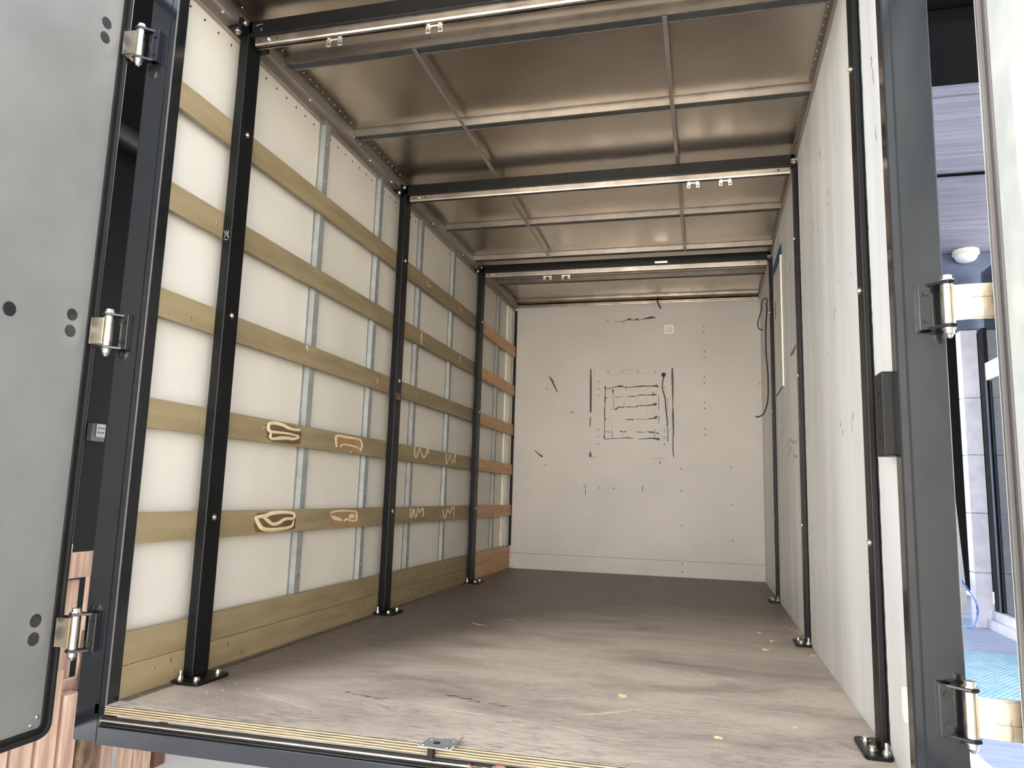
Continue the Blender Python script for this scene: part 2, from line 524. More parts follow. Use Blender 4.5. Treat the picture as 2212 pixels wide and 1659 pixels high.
# glue left on the boards; drawn in local u,v with an affine map to the board face
def aff(a, b):
    return lambda u, v: (0.0, a[0] * u + a[1] * v + a[2], b[0] * u + b[1] * v + b[2])
A1 = aff((.000841, .000064, .543353), (.000073, -.000458, 1.058064))
A2 = aff((.001186, .000073, .304576), (.00009, -.000545, 1.073043))
A3 = aff((.000825, .000062, .549141), (-.000021, -.000452, 1.081463))
A4 = aff((.001168, .000072, .323161), (-.000026, -.000533, 1.174796))
A5 = aff((.001872, .000086, -.655405), (.000115, -.000681, 1.092651))
A6 = aff((.002328, .000098, -1.51225), (.000122, -.000758, 1.116444))
A7 = aff((.001825, .000083, -.573333), (-.000029, -.000669, 1.326111))
A8 = aff((.002296, .000098, -1.448), (-.000036, -.000752, 1.424889))
def patch(parent, mat, A, pts):
    g = G()
    vs_ = [Vector(A(u, v)) + Vector((.0006, 0, 0)) for u, v in pts] + [Vector(A(u, v)) for u, v in pts]
    n = len(pts)
    g.add(vs_, [tuple(range(n))] + [(i, (i + 1) % n, n + (i + 1) % n, n + i) for i in range(n)])
    g.build('stain_patch', mat, parent)
patch(BOARD[(3, 0)], 'patchd', A1, [(155, 175), (200, 150), (330, 160), (490, 205), (515, 260), (500, 370), (420, 372), (230, 345), (165, 300)])
patch(BOARD[(3, 0)], 'patchl', A2, [(865, 262), (1000, 285), (1125, 310), (1125, 445), (1000, 440), (880, 415)])
patch(BOARD[(2, 0)], 'patchd', A3, [(50, 1110), (75, 1055), (200, 1045), (440, 1030), (460, 1090), (450, 1210), (380, 1225), (60, 1240), (42, 1180)])
patch(BOARD[(2, 0)], 'patchl', A4, [(795, 1015), (1000, 1012), (1075, 1020), (1070, 1155), (990, 1178), (805, 1190)])
def glue(parent, A, strokes, h=.003):
    g = G()
    for p in strokes:
        g.ribbon(p, A, h, (1, 0, 0))
    return g.build('glue_trace', 'glue', parent, smooth=True)
glue(BOARD[(3, 0)], A1, [[(490, 225, 30), (430, 218, 32), (370, 200, 34), (330, 178, 34), (240, 158, 34), (190, 170, 34), (182, 210, 36), (200, 240, 32), (260, 248, 28), (350, 258, 24), (430, 274, 24), (482, 290, 26), (478, 312, 22)],
                         [(205, 268, 28), (200, 295, 28), (225, 312, 30), (300, 306, 40), (370, 308, 34), (430, 316, 34), (470, 308, 24)], [(130, 206, 12), (140, 204, 10)]])
glue(BOARD[(3, 0)], A2, [[(862, 390, 12), (858, 340, 20), (860, 295, 24), (885, 285, 26), (950, 298, 24), (1030, 308, 22), (1090, 320, 22), (1110, 350, 16), (1116, 390, 20), (1100, 435, 16)],
                         [(900, 390, 18), (915, 372, 14), (960, 374, 16), (1020, 387, 18), (1080, 407, 14), (1100, 425, 14)], [(996, 435, 6), (996, 450, 8)]])
glue(BOARD[(2, 0)], A3, [[(435, 1130, 14), (420, 1180, 26), (360, 1203, 32), (290, 1210, 34), (200, 1216, 38), (125, 1205, 42), (88, 1160, 42), (66, 1110, 36), (85, 1092, 34), (150, 1082, 42), (210, 1058, 40), (290, 1046, 36), (370, 1045, 34), (430, 1052, 34), (446, 1080, 28), (425, 1108, 28), (370, 1108, 32), (325, 1122, 32), (280, 1152, 36), (220, 1162, 36), (175, 1130, 36), (135, 1090, 34)]])
glue(BOARD[(2, 0)], A4, [[(805, 1062, 12), (830, 1042, 20), (900, 1030, 22), (980, 1030, 18), (1050, 1036, 18), (1064, 1080, 16), (1055, 1130, 16)],
                         [(815, 1085, 24), (850, 1104, 42), (905, 1122, 24)], [(935, 1132, 14), (955, 1112, 22), (985, 1124, 18), (1042, 1132, 22)], [(995, 1085, 50), (1015, 1083, 56), (1030, 1085, 40)]])
glue(BOARD[(3, 1)], A5, [[(1640, 400, 13), (1641, 465, 13), (1655, 500, 13), (1674, 445, 12), (1690, 408, 12), (1708, 465, 12), (1728, 504, 14), (1750, 470, 13), (1765, 420, 13), (1780, 430, 11), (1770, 463, 12)]], .002)
glue(BOARD[(3, 1)], A6, [[(1954, 455, 9), (1955, 560, 10), (1975, 520, 9), (1995, 470, 9), (2005, 540, 9), (2018, 550, 9), (2035, 480, 9), (2046, 468, 10), (2045, 520, 9), (2035, 550, 9)]], .002)
glue(BOARD[(2, 1)], A7, [[(1600, 1010, 15), (1598, 1070, 14), (1608, 1100, 14), (1630, 1010, 12), (1640, 1085, 12), (1652, 1095, 12), (1675, 1005, 12), (1690, 1050, 12), (1718, 1000, 12), (1728, 1060, 12), (1715, 1090, 10)]], .002)
glue(BOARD[(2, 1)], A8, [[(1918, 1020, 12), (1930, 1090, 11), (1945, 1090, 10), (1965, 1010, 10), (1985, 1060, 10), (2010, 1000, 11), (2028, 990, 10), (2028, 1110, 8)]], .002)
ident = lambda u, v: (0, u, v)
glue(BOARD[(5, 1)], ident, [[(2.476, 1.80, .012), (2.474, 1.77, .022), (2.477, 1.725, .016)]], .002)
glue(BOARD[(5, 1)], ident, [[(3.312, 1.80, .012), (3.310, 1.77, .020), (3.318, 1.74, .012)]], .002)
glue(BOARD[(6, 1)], ident, [[(2.526, 2.193, .006), (2.542, 2.154, .008), (2.625, 2.172, .005)], [(3.229, 2.194, .006), (3.256, 2.157, .008), (3.35, 2.18, .005)]], .001)
glue(BOARD[(4, 0)], ident, [[(.985, 1.405, .014), (.998, 1.385, .008)], [(1.805, 1.375, .008), (1.81, 1.35, .01)]], .001)

# ---- right wall
wr = G().box(W, W + .03, -.03, D - .0005, -.03, ZR - .0005).build('wall_right', 'rpaint')
tag(wr, 'pale grey painted plywood side wall with vertical wear streaks', 'wall', kind='structure')
RM = lambda u, v: (W, u, v)
g = G()
rnd = random.Random(12)
for (yy, zz) in [(1.791, 1.854), (.918, 1.489), (.95, 1.47), (1.596, 1.867), (1.463, 1.83), (.636, 1.029), (.89, 1.024), (.661, .999), (.86, .99), (1.2, 2.30), (1.18, 2.27),
                 (.12, 2.08), (.10, 2.02), (.10, 1.83), (1.0, 2.02), (1.02, 1.98), (1.45, 2.05), (1.43, 2.01), (1.3, 1.96), (3.114, 1.205), (3.13, 1.19), (3.609, 1.116), (3.326, 1.156)]:
    L = rnd.uniform(.008, .03)
    g.ribbon([(yy, zz + L, .004), (yy + rnd.uniform(-.01, .01), zz, rnd.uniform(.006, .014)), (yy + rnd.uniform(-.012, .012), zz - L, .003)], RM, .0003, (-1, 0, 0), 2)
for k in range(46):
    yy, zz = rnd.uniform(.45, 3.5), rnd.uniform(.1, 2.4)
    L = rnd.uniform(.003, .012)
    g.ribbon([(yy, zz, .003), (yy + rnd.uniform(-.006, .006), zz + L, .005), (yy, zz + 2 * L, .002)], RM, .0003, (-1, 0, 0), 1)
g.build('chipped_paint_marks', 'brown', wr)['kind'] = 'stuff'
# service hatch let into the right wall
h = G()
def rrect(a0, a1, b0, b1, r, n=5):
    P = []
    for cx, cy, s in ((a1 - r, b1 - r, 0), (a0 + r, b1 - r, 1), (a0 + r, b0 + r, 2), (a1 - r, b0 + r, 3)):
        for k in range(n + 1):
            th = (s + k / n) * math.pi / 2
            P.append((cx + r * math.cos(th), cy + r * math.sin(th)))
    return P
hatch = G().prism(rrect(3.05, 3.60, 1.50, 2.385, .05), 'x', W - .004, W - .0002).build('hatch_panel', 'rpaint', wr)
G().ring(rrect(3.042, 3.608, 1.492, 2.393, .055), rrect(3.05, 3.60, 1.50, 2.385, .05), 'x', W - .0045, W - .0002).build('hatch_gasket', 'brown', hatch)
G().box(W - .0048, W - .004, 3.06, 3.59, 2.146, 2.150).build('hatch_seam', 'tarthin', hatch)
G().prism(rrect(3.41, 3.50, 2.05, 2.19, .04), 'x', W - .0052, W - .004).build('hatch_stain', 'galv', hatch)
G().box(W - .010, W - .0003, 2.985, 3.012, 1.485, 2.398).build('cover_strip', 'white', wr, .002)
gg = G()
pp = [(2.94, 2.396), (2.94, 2.462), (3.2, 2.478), (3.5, 2.480), (3.68, 2.495), (3.70, 2.44), (3.4, 2.412), (3.15, 2.402)]
gg.prism(pp, 'x', W - .0052, W - .0002).build('blue_tape', 'tape', wr)
g = G()
for p in ([(2.53, 2.13, .012), (2.54, 1.9, .006), (2.57, 1.62, .014)], [(2.44, 2.10, .004), (2.45, 1.9, .010), (2.47, 1.66, .006)], [(2.37, 2.10, .006), (2.36, 1.9, .004), (2.37, 1.64, .010)],
          [(2.57, 1.615, .016), (2.42, 1.612, .030), (2.28, 1.618, .020)], [(2.29, 1.62, .012), (2.285, 1.85, .006), (2.28, 2.09, .010)], [(2.53, 2.125, .014), (2.46, 2.15, .01), (2.38, 2.16, .004)]):
    g.ribbon(p, RM, .0004, (-1, 0, 0))
g.build('frame_residue', 'brown', wr)
g = G()
for p in ([(2.95, 1.08, .012), (2.75, 1.11, .02), (2.5, 1.07, .016), (2.3, 1.08, .01)], [(2.9, 1.0, .01), (2.7, 1.06, .016), (2.55, 1.0, .02), (2.35, .98, .012)], [(2.8, 1.12, .01), (2.78, 1.03, .014), (2.72, .96, .01)], [(2.5, 1.12, .01), (2.48, 1.02, .012), (2.6, .95, .01)]):
    g.ribbon(p, RM, .0012, (-1, 0, 0))
g.build('glue_trace', 'patchg', wr, smooth=True)
# dark sealant bead with a ragged edge in front of each right post
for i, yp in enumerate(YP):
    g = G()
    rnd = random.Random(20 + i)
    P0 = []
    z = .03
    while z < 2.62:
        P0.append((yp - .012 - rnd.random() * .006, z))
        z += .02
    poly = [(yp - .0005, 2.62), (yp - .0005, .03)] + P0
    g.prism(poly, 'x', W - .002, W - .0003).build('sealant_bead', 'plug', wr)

# ---- back wall
wk = G().box(-.056, W + .03, D, D + .03, -.03, ZR - .0005).build('wall_back', 'paint')
tag(wk, 'light grey painted front bulkhead with black glue outlines', 'wall', kind='structure')
G().box(0.0, W - .001, D - .0015, D - .0002, .146, .150).build('panel_joint', 'tarthin', wk)
KM = lambda u, v: (.000649 * u + .000004 * v + .801434, D, .000001 * u - .000659 * v + 2.143779)
IM = lambda u, v: (u, D, v)
K = [[(190, 520, 22), (188, 560, 12), (190, 620, 10), (185, 720, 16), (185, 800, 8), (178, 880, 16), (182, 1000, 10), (180, 1190, 8), (175, 1240, 10), (178, 1290, 22)],
     [(195, 555, 8), (270, 540, 8), (370, 520, 12), (415, 515, 28), (460, 518, 12), (510, 530, 10), (600, 528, 11), (740, 515, 18), (830, 517, 12), (900, 517, 14), (965, 515, 30), (982, 535, 14)],
     [(178, 1290, 14), (200, 1308, 8), (300, 1300, 8), (380, 1300, 6), (470, 1290, 9), (530, 1284, 13), (610, 1292, 7)], [(685, 1303, 6), (780, 1298, 11), (900, 1290, 17), (965, 1300, 30), (990, 1302, 34)],
     [(195, 700, 9), (225, 685, 6)], [(340, 682, 7), (455, 672, 5)], [(520, 668, 7), (640, 665, 12)], [(665, 680, 7), (685, 652, 9), (800, 650, 13)], [(820, 648, 9), (880, 648, 14), (935, 645, 20), (965, 640, 6)], [(895, 600, 5), (910, 620, 10), (905, 640, 8)],
     [(270, 865, 5), (318, 862, 5)], [(345, 862, 22), (395, 832, 13), (470, 830, 12)], [(500, 832, 8), (540, 824, 11), (625, 828, 9)], [(655, 828, 20), (690, 806, 11), (790, 810, 13)], [(812, 806, 13), (895, 796, 17)], [(920, 790, 32), (945, 788, 38)],
     [(188, 1000, 16), (190, 1015, 20)], [(500, 1016, 9), (615, 1015, 15)], [(655, 1008, 5), (790, 1012, 7)], [(815, 1008, 9), (910, 995, 15)], [(930, 992, 26), (955, 978, 36)],
     [(180, 1190, 8), (200, 1200, 6), (290, 1203, 6)], [(405, 1192, 6), (455, 1196, 15)], [(485, 1195, 18), (505, 1198, 8)], [(655, 1200, 9), (775, 1202, 7)], [(815, 1197, 9), (880, 1200, 19), (915, 1203, 19)], [(950, 1212, 13), (985, 1222, 17)],
     [(305, 570, 24), (310, 640, 6), (318, 760, 6), (318, 860, 5)], [(295, 1200, 5), (300, 1290, 6)], [(505, 535, 10), (502, 580, 4)], [(478, 770, 4), (475, 835, 6)], [(830, 540, 5), (835, 580, 3)],
     [(985, 660, 6), (990, 780, 7), (990, 880, 5)], [(992, 955, 8), (990, 1080, 5)], [(938, 1160, 5), (930, 1230, 6), (915, 1290, 6)],
     [(1193, 255, 18), (1195, 400, 27), (1198, 600, 20), (1195, 820, 10), (1198, 870, 18), (1198, 1000, 24), (1202, 1200, 17), (1195, 1300, 14), (1195, 1480, 14), (1207, 1570, 8)]]
g = G()
for p in K:
    g.ribbon([(u_, v_, w_ * 1.15) for u_, v_, w_ in p], KM, .0008, (0, -1, 0))
for p in ([(.779, 1.978, .014), (.782, 1.77, .020), (.783, 1.551, .018)], [(.782, 1.493, .010), (.78, 1.402, .008)], [(.785, 1.154, .010), (.786, 1.113, .026)], [(.353, 1.918, .006), (.398, 1.841, .016), (.444, 1.75, .007)], [(.37, 1.90, .004), (.41, 1.855, .008)],
          [(.221, 1.166, .005), (.273, 1.121, .014), (.303, 1.102, .018)], [(.742, .834, .004), (.743, .737, .006)], [(1.295, .832, .006), (1.293, .789, .006)], [(.729, .834, .004), (.729, .809, .004)]):
    g.ribbon(p, IM, .0008, (0, -1, 0))
g.build('black_glue_lines', 'tar', wk)['kind'] = 'stuff'
g = G()
for p in [[(225, 690, 4), (300, 688, 4)], [(205, 1018, 4), (290, 1018, 4)], [(295, 1040, 4), (295, 1195, 4)], [(488, 680, 4), (478, 770, 4)], [(460, 1190, 4), (465, 1290, 4)], [(818, 660, 3), (810, 800, 4), (812, 950, 3)], [(912, 650, 3), (915, 900, 3)], [(655, 700, 3), (650, 760, 3)],
          [(1125, 700, 10), (1120, 900, 6)], [(1122, 1130, 16), (1120, 1330, 20)], [(20, 250, 5), (20, 800, 3)], [(440, 260, 4), (700, 258, 4)], [(1150, 890, 3), (1150, 1050, 3)], [(240, 330, 3), (1000, 328, 3)], [(880, 1585, 4), (1100, 1583, 5)], [(10, 1580, 14), (60, 1588, 6)]]:
    g.ribbon(p, KM, .0004, (0, -1, 0))
for p in ([(1.0, 2.462, .006), (1.08, 2.46, .008), (1.13, 2.472, .014), (1.163, 2.481, .022), (1.204, 2.471, .012), (1.237, 2.477, .022), (1.26, 2.47, .008)], [(1.27, 2.474, .008), (1.344, 2.487, .020), (1.397, 2.494, .022)]):
    g.ribbon(p, IM, .0004, (0, -1, 0))
g.build('grey_residue', 'tarthin', wk)['kind'] = 'stuff'
g = G()
for p in ([(1.15, 2.478, .012), (1.166, 2.484, .014)], [(1.225, 2.477, .014), (1.24, 2.477, .01)], [(1.31, 2.482, .008), (1.36, 2.488, .014), (1.40, 2.495, .014)]):
    g.ribbon(p, IM, .0009, (0, -1, 0))
for (x, z) in [(0.335, 1.786), (0.588, 1.543), (0.6, 1.548), (0.339, 1.021), (0.951, 1.954), (1.092, 1.952), (1.245, 1.95), (1.41, 1.948), (0.859, 1.85), (0.86, 1.783), (0.861, 1.714), (0.86, 1.374), (0.861, 1.306), (0.862, 1.235), (1.5, 1.373), (1.501, 1.236), (1.5, 1.304), (1.5, 1.79), (1.877, 2.39), (1.877, 2.33), (1.88, 2.14), (1.879, 2.081), (1.879, 1.889), (1.879, 1.834), (1.879, 1.641), (1.88, 1.583), (1.882, 1.389), (1.883, 1.33), (1.46, 1.069), (1.46, 1.054), (2.114, 1.03), (1.656, 1.007), (1.658, 0.799), (2.115, 0.68), (1.66, 0.474), (2.12, 0.355), (1.665, 0.124), (2.121, 0.148), (1.665, 0.047), (0.882, 0.805), (1.017, 0.806), (0.943, 2.474), (1.105, 2.44), (1.414, 2.483), (1.403, 2.63), (2.385, 1.818), (0.012, 1.29)]:
    g.lathe((x, D - .0003, z), (0, -1, 0), [(.006, 0), (.006, .0008)], 8)
g.build('screw_holes', 'hole', wk)['kind'] = 'stuff'

# ---- ceiling
ce = G().box(-.056, W + .03, -.09, D + .03, ZR, ZR + .015).build('ceiling', 'roof')
tag(ce, 'bare metal roof sheet with galvanised roof bows and thin straps', 'ceiling', kind='structure')
proto = None
for y in (.596, 1.313, 2.80, 3.547, 4.27):
    if proto is None:
        p = [(-.022, ZR - .0002), (-.022, ZR - .0025), (-.002, ZR - .0025), (0, 2.66), (.046, 2.66), (.049, ZR - .0025), (.115, ZR - .0025), (.115, ZR - .0002)]
        proto = G().prism(p, 'x', .0, 2.392).build('roof_bow', 'bow', ce)
        G().box(.022, 2.385, .006, .045, 2.6588, 2.6599).build('bow_shade_strip', 'zinc_bow_shade', proto)  # dark strip paints the shaded underside of the bow
        G().box(.022, 2.385, .047, .052, 2.6575, 2.661).build('bow_edge', 'rail', proto)
        proto.location = (0, y, 0)
    else:
        c = dup(proto, ce)
        c.location = (0, y, 0)
for x in (.652, 1.742):
    G().box(x - .010, x + .010, .60, 1.978, 2.6545, 2.6574).build('roof_strap', 'rail', ce)
    G().box(x - .010, x + .010, 2.035, 3.58, 2.6545, 2.6574).build('roof_strap', 'rail', ce)
g = G()
for x in [.35 + .17 * k for k in range(12)]:
    g.cyl((x, .664, ZR - .0026), (x, .664, ZR - .0050), .004, 6)
g.build('bow_rivets', 'hole', ce)['kind'] = 'stuff'
g = G()
for x, k in ((.028, 1), (2.383, -1)):
    y = .05
    while y < 5.0:
        if not any(abs(y - b - .03) < .07 for b in (.596, 1.313, 2.80, 3.547, 4.27)) and not any(abs(y - b - .04) < .06 for b in YP):
            dome(g, (x, y, ZR - .003), (0, 0, -1), .005, .003, 6)
        y += .062
g.build('roof_rivets', 'zinc', ce)['kind'] = 'stuff'

# ---- rails and trims
r1 = G()
r1.prism([(-.0448, 2.60), (-.0195, 2.60), (-.0195, 2.607), (-.022, 2.607), (-.022, 2.628), (.018, 2.628), (.018, 2.6585), (.004, 2.6585), (.004, ZR - .0005), (-.0448, ZR - .0005)], 'y', -.035, D - .001)
r1 = r1.build('trim_1', 'rail')
tag(r1, 'stepped aluminium roof rail along the top of the boarded wall', 'trim', kind='structure')
G().box(.0045, .038, -.035, D - .001, ZR - .0028, ZR - .0005).build('rivet_flange', 'alu', r1)
g = G()
for y in (.16, .86, 1.55, 1.86, 2.6, 3.3, 4.1):
    dome(g, (-.004, y, 2.628), (0, 0, -1), .010, .006, 8)
for b in (.596, 1.313, 2.80, 3.547, 4.27):
    for d in (-.02, .06):
        dome(g, (.018, b + d, 2.644), (1, 0, 0), .006, .003, 7)
g.build('rail_bolts', 'zinc', r1)['kind'] = 'stuff'
r2 = G()
r2.prism([(W + .0, 2.64), (W - .006, 2.64), (W - .012, 2.648), (W - .012, 2.66), (W - .002, 2.664), (W - .002, ZR - .0028), (2.375, ZR - .0028), (2.375, ZR - .0005), (W + .0, ZR - .0005)], 'y', -.028, D - .001)
r2 = r2.build('trim_2', 'rail')
tag(r2, 'slim aluminium roof rail above the grey painted wall', 'trim', kind='structure')
r3 = G()
r3.box(.02, 2.385, D - .012, D - .0005, 2.632, 2.647)
r3.box(.02, 2.385, D - .022, D - .0005, 2.649, 2.657)
r3.prism([(D - .0005, 2.659), (D - .06, 2.690), (D - .06, ZR - .0008), (D - .0005, ZR - .0008)], 'x', .005, 2.388)
r3 = r3.build('trim_3', 'alu')
tag(r3, 'narrow double aluminium moulding above the grey end wall', 'trim', kind='structure')
r4 = G().box(-.018, .006, D - .022, D - .0005, .22, 2.60)
r4 = r4.build('trim_4', 'rubber')
tag(r4, 'thin dark corner strip between boarded wall and end wall', 'trim', kind='structure')
for a_, b_ in ((4.84, 4.875), (4.90, 4.955), (4.975, 5.045)):
    G().box(-.0445, -.030, a_, b_, .22, 2.60).build('white_corner_strip', 'white', r4)

# ================================================================== PORTAL FRAMES
def portal(yp):
    root = thing('portal_frame', '', 'frame', (0, yp, 0))
    G().box(.0035, .0455, yp, yp + .092, .012, 2.60).build('post', 'black', root, .004)
    G().box(2.378, W - .0005, yp, yp + .083, .012, 2.60).build('post', 'black', root, .004)
    bm_ = G().box(.02, 2.385, yp + .002, yp + .052, 2.588, 2.656)
    bm_.box(.0035, .06, yp + .002, yp + .088, 2.60, 2.655)
    bm_.box(2.365, 2.387, yp + .002, yp + .08, 2.60, 2.655)
    bm_.build('cross_beam', 'black', root, .003)
    G().box(.0, .066, yp + .055, yp + .125, 2.578, 2.60).build('gusset', 'black', root, .004)
    b = G().box(-.018, .046, yp - .055, yp - .0005, 2.598, 2.610)
    b.box(.030, .046, yp - .055, yp - .0005, 2.610, 2.64)
    b = b.build('rail_bracket', 'black', root, .002)
    one('bolt', 'zinc', b, hexbolt, (.012, yp - .028, 2.598), (0, 0, -1), .010, .012)
    one('bolt', 'zinc', b, hexbolt, (.046, yp - .028, 2.628), (1, 0, 0), .009, .010)
    b = G().box(2.362, W - .001, yp - .05, yp - .0005, 2.598, 2.608).build('rail_bracket', 'galv', root, .002)
    g = G()
    hexbolt(g, (2.38, yp - .025, 2.598), (0, 0, -1), .009, .012)
    g.build('bolt', 'zinc', b)
    def plate(x0, x1, ca, cb, r0, r1):
        # plan outline with two rounded corners on the room side
        pl = G().prism(rrect(x0, x1, yp - .074, yp + .118, .016, 4), 'z', .0002, .012).build('foot_plate', 'black', root, .0015)
        for (bx, by, stud) in cb:
            one('bolt', 'zinc', pl, studbolt if stud else hexbolt, (bx, yp + by, .012), (0, 0, 1), .010, .011)
    plate(.004, .125, 0, [(.022, -.036, True), (.085, -.028, False), (.085, .098, False)], 0, 0)
    plate(2.322, 2.397, 0, [(2.352, -.014, False), (2.384, -.040, True), (2.350, .075, False)], 0, 0)
    for z in (.594, 1.394, 2.168):
        g = G()
        g.lathe((.0455, yp + .047, z), (1, 0, 0), [(.012, 0), (.012, .002)], 16)
        dome(g, (.0475, yp + .047, z), (1, 0, 0), .0075, .006, 10)
        g.build('side_bolt', 'zinc', root)
        g = G()
        g.lathe((2.378, yp + .045, z + .006), (-1, 0, 0), [(.012, 0), (.012, .002)], 16)
        dome(g, (2.376, yp + .045, z + .006), (-1, 0, 0), .0075, .008, 10)
        g.build('side_bolt', 'zinc', root)
    return root
pf = portal(YP[0])
pf['label'] = 'black steel portal frame nearest the open doors, spanning both walls'
pf['group'] = 'portal frames'
for y, lab in ((YP[1], 'black steel portal frame in the middle of the load space'), (YP[2], 'black steel portal frame deepest inside, nearest the grey end wall')):
    c = dup(pf)
    c.location = (0, y, 0)
    c['label'] = lab
g = G()
for p in ([(.010, 1.735, .003), (.018, 1.722, .004), (.014, 1.708, .003)], [(.020, 1.738, .003), (.030, 1.712, .004)], [(.032, 1.735, .003), (.026, 1.715, .003), (.036, 1.706, .003)], [(.012, 1.70, .003), (.030, 1.698, .003)]):
    g.ribbon(p, lambda u, v: (u, YP[0], v), .0005, (0, -1, 0), 2)
for p in ([(.075, 2.632, .003), (.09, 2.636, .004), (.105, 2.637, .003)], [(.100, 2.618, .003), (.104, 2.612, .004), (.098, 2.608, .003)]):
    g.ribbon(p, lambda u, v: (u, YP[0] + .002, v), .0005, (0, -1, 0), 2)
g.build('paint_scratches', 'tarthin', pf)['kind'] = 'stuff'
# rust patch on the middle left post
G().box(.0455, .0462, YP[1] + .012, YP[1] + .075, 1.275, 1.315).build('bare_patch', 'brown', [o for o in COL.objects if o.name.startswith('portal_frame') and abs(o.location.y - YP[1]) < .01 and o.parent is None][0])

def track(yp, hang, lab):
    root = thing('track_rail', lab, 'rail', (.047, yp, 2.54), 'ceiling track rails')
    y0, y1, z0, z1 = yp + .014, yp + .050, 2.548, 2.5872
    th = .003
    poly = [(y0, z1), (y0, z0 + .010), (y0 + .003, z0 + .003), (y0 + .010, z0), (y0 + .012, z0), (y0 + .012, z0 + th), (y0 + .009, z0 + th + .001), (y0 + th, z0 + .012), (y0 + th, z1 - th),
            (y1 - th, z1 - th), (y1 - th, z0 + .012), (y1 - .009, z0 + th + .001), (y1 - .012, z0 + th), (y1 - .012, z0), (y1 - .010, z0), (y1 - .003, z0 + .003), (y1, z0 + .010), (y1, z1)]
    ch = G().prism(poly, 'x', .068, 2.362).build('channel', 'alu', root)
    for x in (.095, .172, 2.30):
        one('fixing_hole', 'hole', ch, disc, (x, y0 - .0001, 2.572), (0, -1, 0), .0055, .0006)
    g = G()
    dome(g, (.132, y0, 2.572), (0, -1, 0), .009, .008, 10)
    g.build('fixing_bolt', 'zinc', ch)
    for x in hang:
        w, zt, zb = .036, 2.547, 2.512
        poly = [(x - w, zt), (x - w, zb), (x - w + .020, zb), (x - w + .020, zt - .014), (x - w + .026, zt - .009), (x + w - .026, zt - .009), (x + w - .020, zt - .014), (x + w - .020, zb), (x + w, zb), (x + w, zt)]
        hb = G().prism(poly, 'y', yp + .030, yp + .034)
        hb.box(x - .030, x - .018, yp + .026, yp + .038, zt, zt + .012)
        hb.box(x + .018, x + .030, yp + .026, yp + .038, zt, zt + .012)
        hb = hb.build('hanger_bracket', 'zinc', root, .001)
        for s in (-1, 1):
            one('bracket_hole', 'hole', hb, disc, (x + s * (w - .010), yp + .0299, zb + .010), (0, -1, 0), .0045, .0008)
    return root
track(YP[0], (.428, .864), 'aluminium sliding track with two hangers under the nearest cross beam')
track(YP[1], (1.831, 2.011), 'aluminium sliding track under the middle cross beam, hangers near grey wall')
track(YP[2], (.609, .766), 'aluminium sliding track under the deepest cross beam with paired hangers')
# little junction plate on the deepest beam
tk = G().box(1.50, 1.60, YP[2] - .0012, YP[2] + .0018, 2.60, 2.616)
tk = tk.build('steel_tag', 'zinc')
tag(tk, 'small bare metal tag on the deepest black cross beam', 'tag')

# ================================================================== DOOR FRAME
df = thing('door_frame', 'glossy black steel door frame around the open rear doorway', 'frame', (0, -.09, -.11))
jl = G().prism([(-.118, -.09), (-.03, -.09), (-.024, -.0925), (.0, -.0925), (.002, -.09), (.002, -.039), (-.118, -.039)], 'z', -.118, 2.66).build('jamb', 'gloss', df, .003)
jr = G().prism([(2.385, -.0915), (2.405, -.0915), (2.412, -.09), (2.506, -.09), (2.506, -.032), (2.385, -.032)], 'z', -.118, 2.66).build('jamb', 'gloss', df, .003)
G().box(-.0015, .0032, -.0955, -.0905, -.03, 2.62).build('frame_bead', 'rubberg', jl, .001)
G().box(2.3835, 2.388, -.0945, -.0905, -.03, 2.62).build('frame_bead', 'rubber', jr, .001)
G().box(-.118, 2.506, -.09, -.032, 2.615, 2.72).build('header', 'gloss', df, .003)
G().box(-.0, 2.385, -.121, -.09, -.112, -.057).build('sill', 'gloss', df, .003)
s = G()
s.tube([(.004, -.112, -.040), (2.38, -.112, -.040)], .0045, 10)
s.build('sill_lip', 'stainless', df, smooth=True)
s = G().box(.002, 2.383, -.1105, -.100, -.056, -.030)
s.box(.002, 2.383, -.118, -.1106, -.056, -.0495)
s.build('sill_seal', 'rubber', df, .0015)
# hinge brackets welded to the jambs
HZ = (.225, 1.235, 2.32)
HX = (-.120, 2.502)
for sx_, hx in ((1, HX[0]), (-1, HX[1])):
    for hz in HZ:
        xj = hx + sx_ * .045
        g = G()
        a, b = sorted((xj - sx_ * .012, xj + sx_ * .018))
        g.box(a, b, -.112, -.0902, hz - .062, hz + .062)
        for s_ in (-1, 1):
            zc = hz + s_ * .058
            pl = [(xj + sx_ * .012, -.100), (xj - sx_ * .006, -.118), (hx + sx_ * .004, -.152), (hx - sx_ * .016, -.146), (hx - sx_ * .016, -.116), (hx, -.104), (xj - sx_ * .010, -.0905), (xj + sx_ * .012, -.0905)]
            g.prism(pl, 'z', zc - .004, zc + .004)
        hb = g.build('hinge_bracket', 'gloss', df, .0015)
        g = G()
        for s_ in (-1, 1):
            hexbolt(g, (xj + sx_ * .003, -.112, hz + s_ * .036), (0, -1, 0), .007, .007)
        g.build('bracket_bolt', 'plug', hb)
